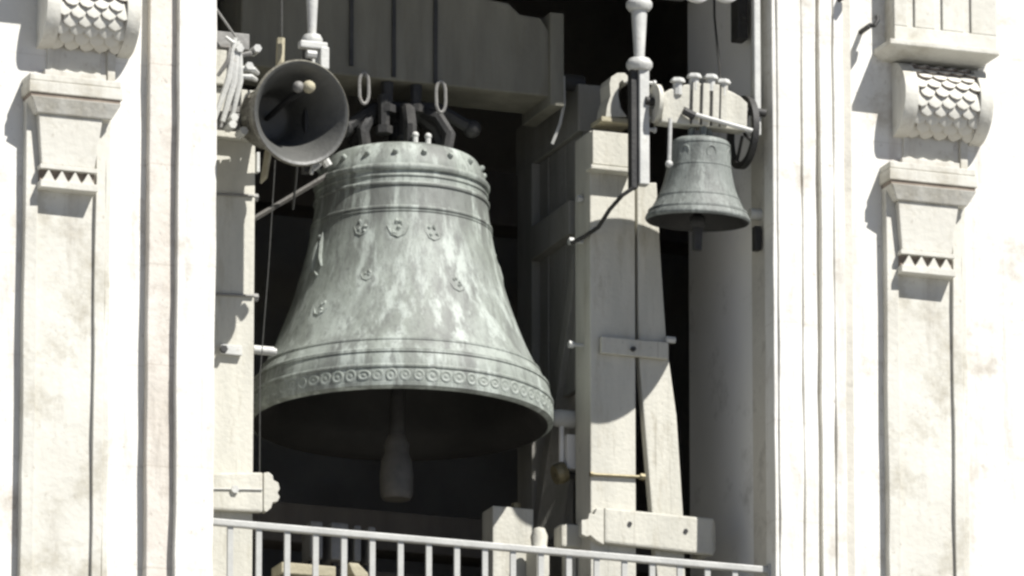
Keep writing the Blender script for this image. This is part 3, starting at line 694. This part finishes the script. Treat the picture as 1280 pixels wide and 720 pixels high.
# ------------------------------------------------------------------ iron hanger poles
def pole_upper(bm, u0, u1, v, Y, rad):
    pass
def hanger(u, v_mid, v_end, label, s=1.0, knobs=True):
    Y = .0; zt = LINTEL+.02
    base = P(u, v_end, Y)
    t = thing('hanger_pole', label, 'pole', base, 'iron poles hung from the lintel')
    x, y = base.x, .06
    zm = P(u, v_mid, y).z
    z1 = P(u, v_mid-75, y).z
    bm = new(); lathe(bm, [(0, zm), (.026*s, zm), (.028*s, zm+.06), (.042*s, z1-.02), (.042*s, zt), (0, zt)], 16, mtx=Matrix.Translation((x, y, 0))); obj('shaft', bm, 'painted_iron', t, smooth=True)
    for zz in (zm, z1):
        bm = new(); lathe(bm, [(.03*s, -.035), (.055*s, -.03), (.068*s, -.01), (.068*s, .01), (.055*s, .03), (.03*s, .035)], 20, True, Matrix.Translation((x, y, zz))); obj('collar', bm, 'painted_iron', t, smooth=True)
    bm = new(); box(bm, x-.012*s, x+.042*s, y-.035, y+.03, base.z, zm-.03); obj('lower_bar', bm, 'painted_iron', t, bevel=.006)
    bm = new(); box(bm, x-.05*s, x-.014*s, y-.015, y+.04, base.z-.02, zm-.03); obj('back_bar', bm, 'dark_iron', t, bevel=.004)
    if knobs:
        n = 5
        for i in range(n):
            z = zm-.09-.062*i; bm = new(); tube(bm, [(x+.042*s, y, z), (x+.075*s, y, z)], .010, 6); tube(bm, [(x+.075*s, y, z), (x+.088*s, y, z)], .017, 8); obj('bolt', bm, 'painted_iron', t)
    return t
hanger(805, 82, 228, 'turned pale iron pole hanging between the great bell and the mouth down small bell')
t = hanger(394, 52, 208, 'pale iron pole with a hooked bracket hanging behind the swung small bell', .8, False)
bm = new(); pbox(bm, 376, 410, 51, 60, -.01, .05); pbox(bm, 401, 412, 58, 86, -.012, .05); obj('bracket', bm, 'painted_iron', t, bevel=.008)
bm = new(); p = P(388, 68, -.02); tube(bm, [p+Vector((-.02, 0, 0)), p+Vector((.03, 0, 0))], .022, 8); obj('bolt', bm, 'painted_iron', t)
bm = new(); p = P(406, 200, .02); tube(bm, [p, p+Vector((.02, 0, -.03))], .024, 8); p = P(388, 215, .02); tube(bm, [p, p+Vector((.012, 0, 0))], .014, 8); tube(bm, [P(388, 215, .025), P(402, 205, .025)], .008, 6); obj('bolt', bm, 'painted_iron', t)
# pole against the right jamb
bm = new(); p = P(946, 170, .05); box(bm, p.x-.018, p.x+.018, .03, .07, p.z, LINTEL+.02)
tag(obj('hanger_pole', bm, 'painted_iron', bevel=.008), 'slim pale iron pole hung close against the right stone jamb', 'pole', 'iron poles hung from the lintel')
bm = new(); pbox(bm, 922, 936, -40, 48, .30, .10); q = P(929, 22, .3); tube(bm, [q+Vector((0, .0, 0)), q+Vector((0, -.02, 0))], .016, 8)
pbox(bm, 925, 933, -104, -40, .33, .04)
tag(obj('junction_box', bm, 'dark_iron', bevel=.006), 'narrow dark box above the wheel of the mouth down small bell', 'box')
for u in (868, 904):
    t = thing('round_fitting', 'round white fitting under the lintel nearer the '+('turned iron pole' if u < 890 else 'slim jamb pole'), 'fitting', P(u, 8, .05), 'pair of round white fittings')
    p = P(u, -14, .06); bm = new(); lathe(bm, [(0, -.03), (.05, -.028), (.085, -.012), (.092, .01), (.08, .03), (.03, .05), (0, .052)], 24, mtx=Matrix.Translation(p) @ Matrix.Rotation(R(68), 4, 'X')); obj('disc', bm, 'white_enamel', t, smooth=True)
    bm = new(); cyl(bm, p+Vector((0, .03, .03)), Vector((p.x, p.y+.03, LINTEL+.01)), .014); obj('stem', bm, 'grey_iron', t)
# bearing bracket for the right small bell, hose and cables
bm = new(); tube(bm, [P(793, 234, .0), P(778, 244, .03), P(762, 262, .2), P(748, 284, .40), P(730, 296, .52), P(714, 304, .58)], .011, 8)  # dark curved line across the post, built as a solid round strand
tag(obj('curve', bm, 'dark_iron', smooth=True), 'dark bent hose running from the turned pole to the right bell frame', 'curve')
bm = new(); tube(bm, [P(344, 200, .50), P(336, 330, .50), P(325, 470, .50), P(324, 720, .5), P(324, 900, .5)], .0028, 6); tag(obj('cable', bm, 'rope_fibre'), 'thin cable hanging down between left bell frame and great bell', 'cable')
bm = new(); tube(bm, [P(372, 196, .55), P(370, 225, .62), P(366, 262, .7)], .006, 6); tag(obj('cable', bm, 'rope_fibre'), 'short thin cable below the swung small bell touching the iron strut', 'cable')
bm = new(); tube(bm, [P(704, 95, .68), P(705, 130, .68), P(700, 155, .68), P(690, 180, .7)], .009, 6); tag(obj('cable', bm, 'rail_paint', smooth=True), 'curved pale cable hanging from the end of the great timber headstock', 'cable')
bm = new(); tube(bm, [P(892, -104, .3), P(893, 20, .28), P(900, 92, .22), P(900, 120, .15)], .006, 6); tag(obj('cable', bm, 'dark_iron'), 'thin dark cable rising from the headstock of the mouth down small bell', 'cable')
bm = new(); a, b = P(300, 284, .72), P(398, 226, .72); tube(bm, [a, b, P(420, 213, .74)], .016, 6); tag(obj('iron_strut', bm, 'mid_iron'), 'grey iron strut sloping up from the left bell frame to the great bell', 'strut')
bm = new(); p = P(944, 268, .2); tube(bm, [Vector((XR+.03, p.y, p.z)), Vector((XR-.05, p.y, p.z))], .03, 10); tag(obj('knob', bm, 'painted_iron', smooth=True), 'small pale iron knob on the right stone reveal beside the small bell lip', 'knob')
bm = new(); pbox(bm, 944, 952, 282, 312, .16, .05); tag(obj('wall_cleat', bm, 'dark_iron', bevel=.006), 'small dark iron cleat on the right stone reveal below the pale knob', 'cleat')

# ------------------------------------------------------------------ hammer at the great bell's right rim
HY = .80
hm = thing('bell_hammer', 'bell hammer with a round head, white arm and brass wheel at the great bell rim', 'hammer', P(700, 600, HY))
bm = new(); a = P(690, 522, HY); tube(bm, [a, a+Vector((.03, 0, 0)), a+Vector((.12, 0, 0)), a+Vector((.125, 0, 0))], [.038, .046, .046, .036], 16); obj('head', bm, 'painted_iron', hm, smooth=True)
bm = new(); cyl(bm, P(702, 530, HY), P(702, 578, HY), .014); obj('arm', bm, 'white_enamel', hm)
bm = new(); pbox(bm, 709, 722, 543, 586, HY-.04, .06); obj('plate', bm, 'white_enamel', hm, bevel=.004)
bm = new(); c = P(700, 592, HY-.02); lathe(bm, [(.012, -.03), (.05, -.03), (.056, 0), (.05, .03), (.012, .03)], 18, True, Matrix.Translation(c) @ Matrix.Rotation(R(70), 4, 'Y')); obj('brass_wheel', bm, 'brass', hm)
bm = new(); cyl(bm, P(694, 590, HY), P(738, 600, HY), .02); cyl(bm, P(716, 565, HY), P(738, 568, HY), .016); cyl(bm, P(702, 575, HY), P(702, 596, HY), .012); obj('bracket', bm, 'dark_iron', hm)

# ------------------------------------------------------------------ railing
RYY = .10
rl = thing('railing', 'pale grey painted metal railing across the foot of the belfry opening', 'railing', ((XL+XR)/2, RYY, FLOOR))
zr = Z(500, 673, RYY)
bm = new(); box(bm, XL+.001, XR-.001, RYY-.02, RYY+.02, zr-.017, zr+.017); obj('top_rail', bm, 'rail_paint', rl, bevel=.006)
bm = new(); box(bm, XL+.001, XR-.001, RYY-.018, RYY+.018, FLOOR+.08, FLOOR+.11); obj('bottom_rail', bm, 'rail_paint', rl, bevel=.005)
bx0 = X(287.5, RYY, 690); dxb = (X(884, RYY, 690)-bx0)/17
bm = new(); box(bm, -.0155, .0155, -.008, .008, FLOOR+.085, zr-.012); bal = mesh('baluster', bm, 'rail_paint', bevel=.003)
x = bx0
while x < XR-.05:
    link('baluster', bal, rl, loc=(x, RYY, 0)); x += dxb
bm = new(); p = P(957, 712, RYY); box(bm, p.x+.005, p.x+.03, RYY-.03, RYY+.03, FLOOR, zr+.03); obj('end_post', bm, 'rail_paint', rl, bevel=.005)

# ------------------------------------------------------------------ things on the belfry floor behind the railing
def short_post(u0, u1, v0, Y, label, shape=None, m='white_timber'):
    t = thing('short_post', label, 'post', (X((u0+u1)/2, Y), Y+.06, FLOOR))
    bm = new(); a, b = X(u0, Y, 690), X(u1, Y, 690); zt = Z((u0+u1)/2, v0, Y)
    box(bm, a, b, Y, Y+.16, FLOOR, zt); obj('shaft', bm, m, t, bevel=.008)
    return t, a, b, zt
t, a, b, zt = short_post(616, 667, 634, .84, 'short thick white timber post behind the railing under the great bell')
bm = new(); tube(bm, [((a+b)/2+.03, .88, zt), ((a+b)/2+.03, .88, zt+.03)], .026, 8); obj('bolt', bm, 'brass', t)
t, a, b, zt = short_post(671, 687, 684, .66, 'slender white post between the thick short post and the right bell frame')
bm = new(); lathe(bm, [(0, .10), (.03, .09), (.045, .05), (.04, .0), (.05, -.02), (.0, -.02)], 14, mtx=Matrix.Translation(((a+b)/2, .72, zt+.02))); obj('finial', bm, 'white_timber', t, smooth=True)
bm = new(); pbox(bm, 702, 728, 655, 684, .64, .12); bm2 = bm
box(bm, X(708, .66), X(722, .66), .68, .74, FLOOR, Z(715, 683, .66)); tag(obj('short_post', bm, 'white_timber', bevel=.012), 'white block on a stem beside the right bell frame transom', 'post')
# saw horse with raw planks
sh = thing('trestle_bench', 'low trestle bench of raw yellowish wood seen between the railing bars', 'bench', P(405, 760, .45))
tb = Z(390, 708, .40)
bm = new(); pbox(bm, 352, 420, 705, 719, .40, .16); obj('plank', bm, 'raw_wood', sh, bevel=.006)
bm = new(); ppoly(bm, [(436, 703), (448, 704), (460, 716), (462, 726), (446, 724), (440, 714)], .42, .14); obj('plank', bm, 'raw_wood', sh, bevel=.006)
za = tb
bm = new(); box(bm, X(352, .45), X(464, .45), .45, .53, Z(408, 740, .45), Z(408, 724, .45)); obj('rail', bm, 'raw_wood', sh, bevel=.005)
for u in (360, 455):
    for yy in (.44, .535):
        bm = new(); xx = X(u, yy); box(bm, xx-.025, xx+.025, yy-.02, yy+.02, FLOOR, Z(u, 722, yy)); obj('leg', bm, 'raw_wood', sh)
# motor housing and dark cross beams at the back
for (u0, u1, v0, v1, Y, n, lb) in ((388, 404, 651, 668, .95, 'motor_housing', 'wider grey housing just behind the top rail under the great bell'), (414, 436, 653, 670, .95, 'motor_housing', 'widest grey housing behind the top rail under the great bell'),
                                 (443, 452, 656, 672, .95, 'motor_housing', 'narrow grey housing beside the widest one behind the top rail'), (460, 470, 658, 674, .95, 'motor_housing', 'small knob topped grey housing behind the top rail')):
    t = thing(n, lb, 'housing', (X((u0+u1)/2, Y), Y+.08, FLOOR))
    bm = new(); pbox(bm, u0, u1, v0, v1+30, Y, .14); obj('case', bm, 'grey_iron', t, bevel=.012)
    bm = new(); xx = X((u0+u1)/2, Y); box(bm, xx-.012, xx+.012, Y+.05, Y+.08, FLOOR, Z((u0+u1)/2, v1+30, Y)); obj('stand', bm, 'dark_iron', t)
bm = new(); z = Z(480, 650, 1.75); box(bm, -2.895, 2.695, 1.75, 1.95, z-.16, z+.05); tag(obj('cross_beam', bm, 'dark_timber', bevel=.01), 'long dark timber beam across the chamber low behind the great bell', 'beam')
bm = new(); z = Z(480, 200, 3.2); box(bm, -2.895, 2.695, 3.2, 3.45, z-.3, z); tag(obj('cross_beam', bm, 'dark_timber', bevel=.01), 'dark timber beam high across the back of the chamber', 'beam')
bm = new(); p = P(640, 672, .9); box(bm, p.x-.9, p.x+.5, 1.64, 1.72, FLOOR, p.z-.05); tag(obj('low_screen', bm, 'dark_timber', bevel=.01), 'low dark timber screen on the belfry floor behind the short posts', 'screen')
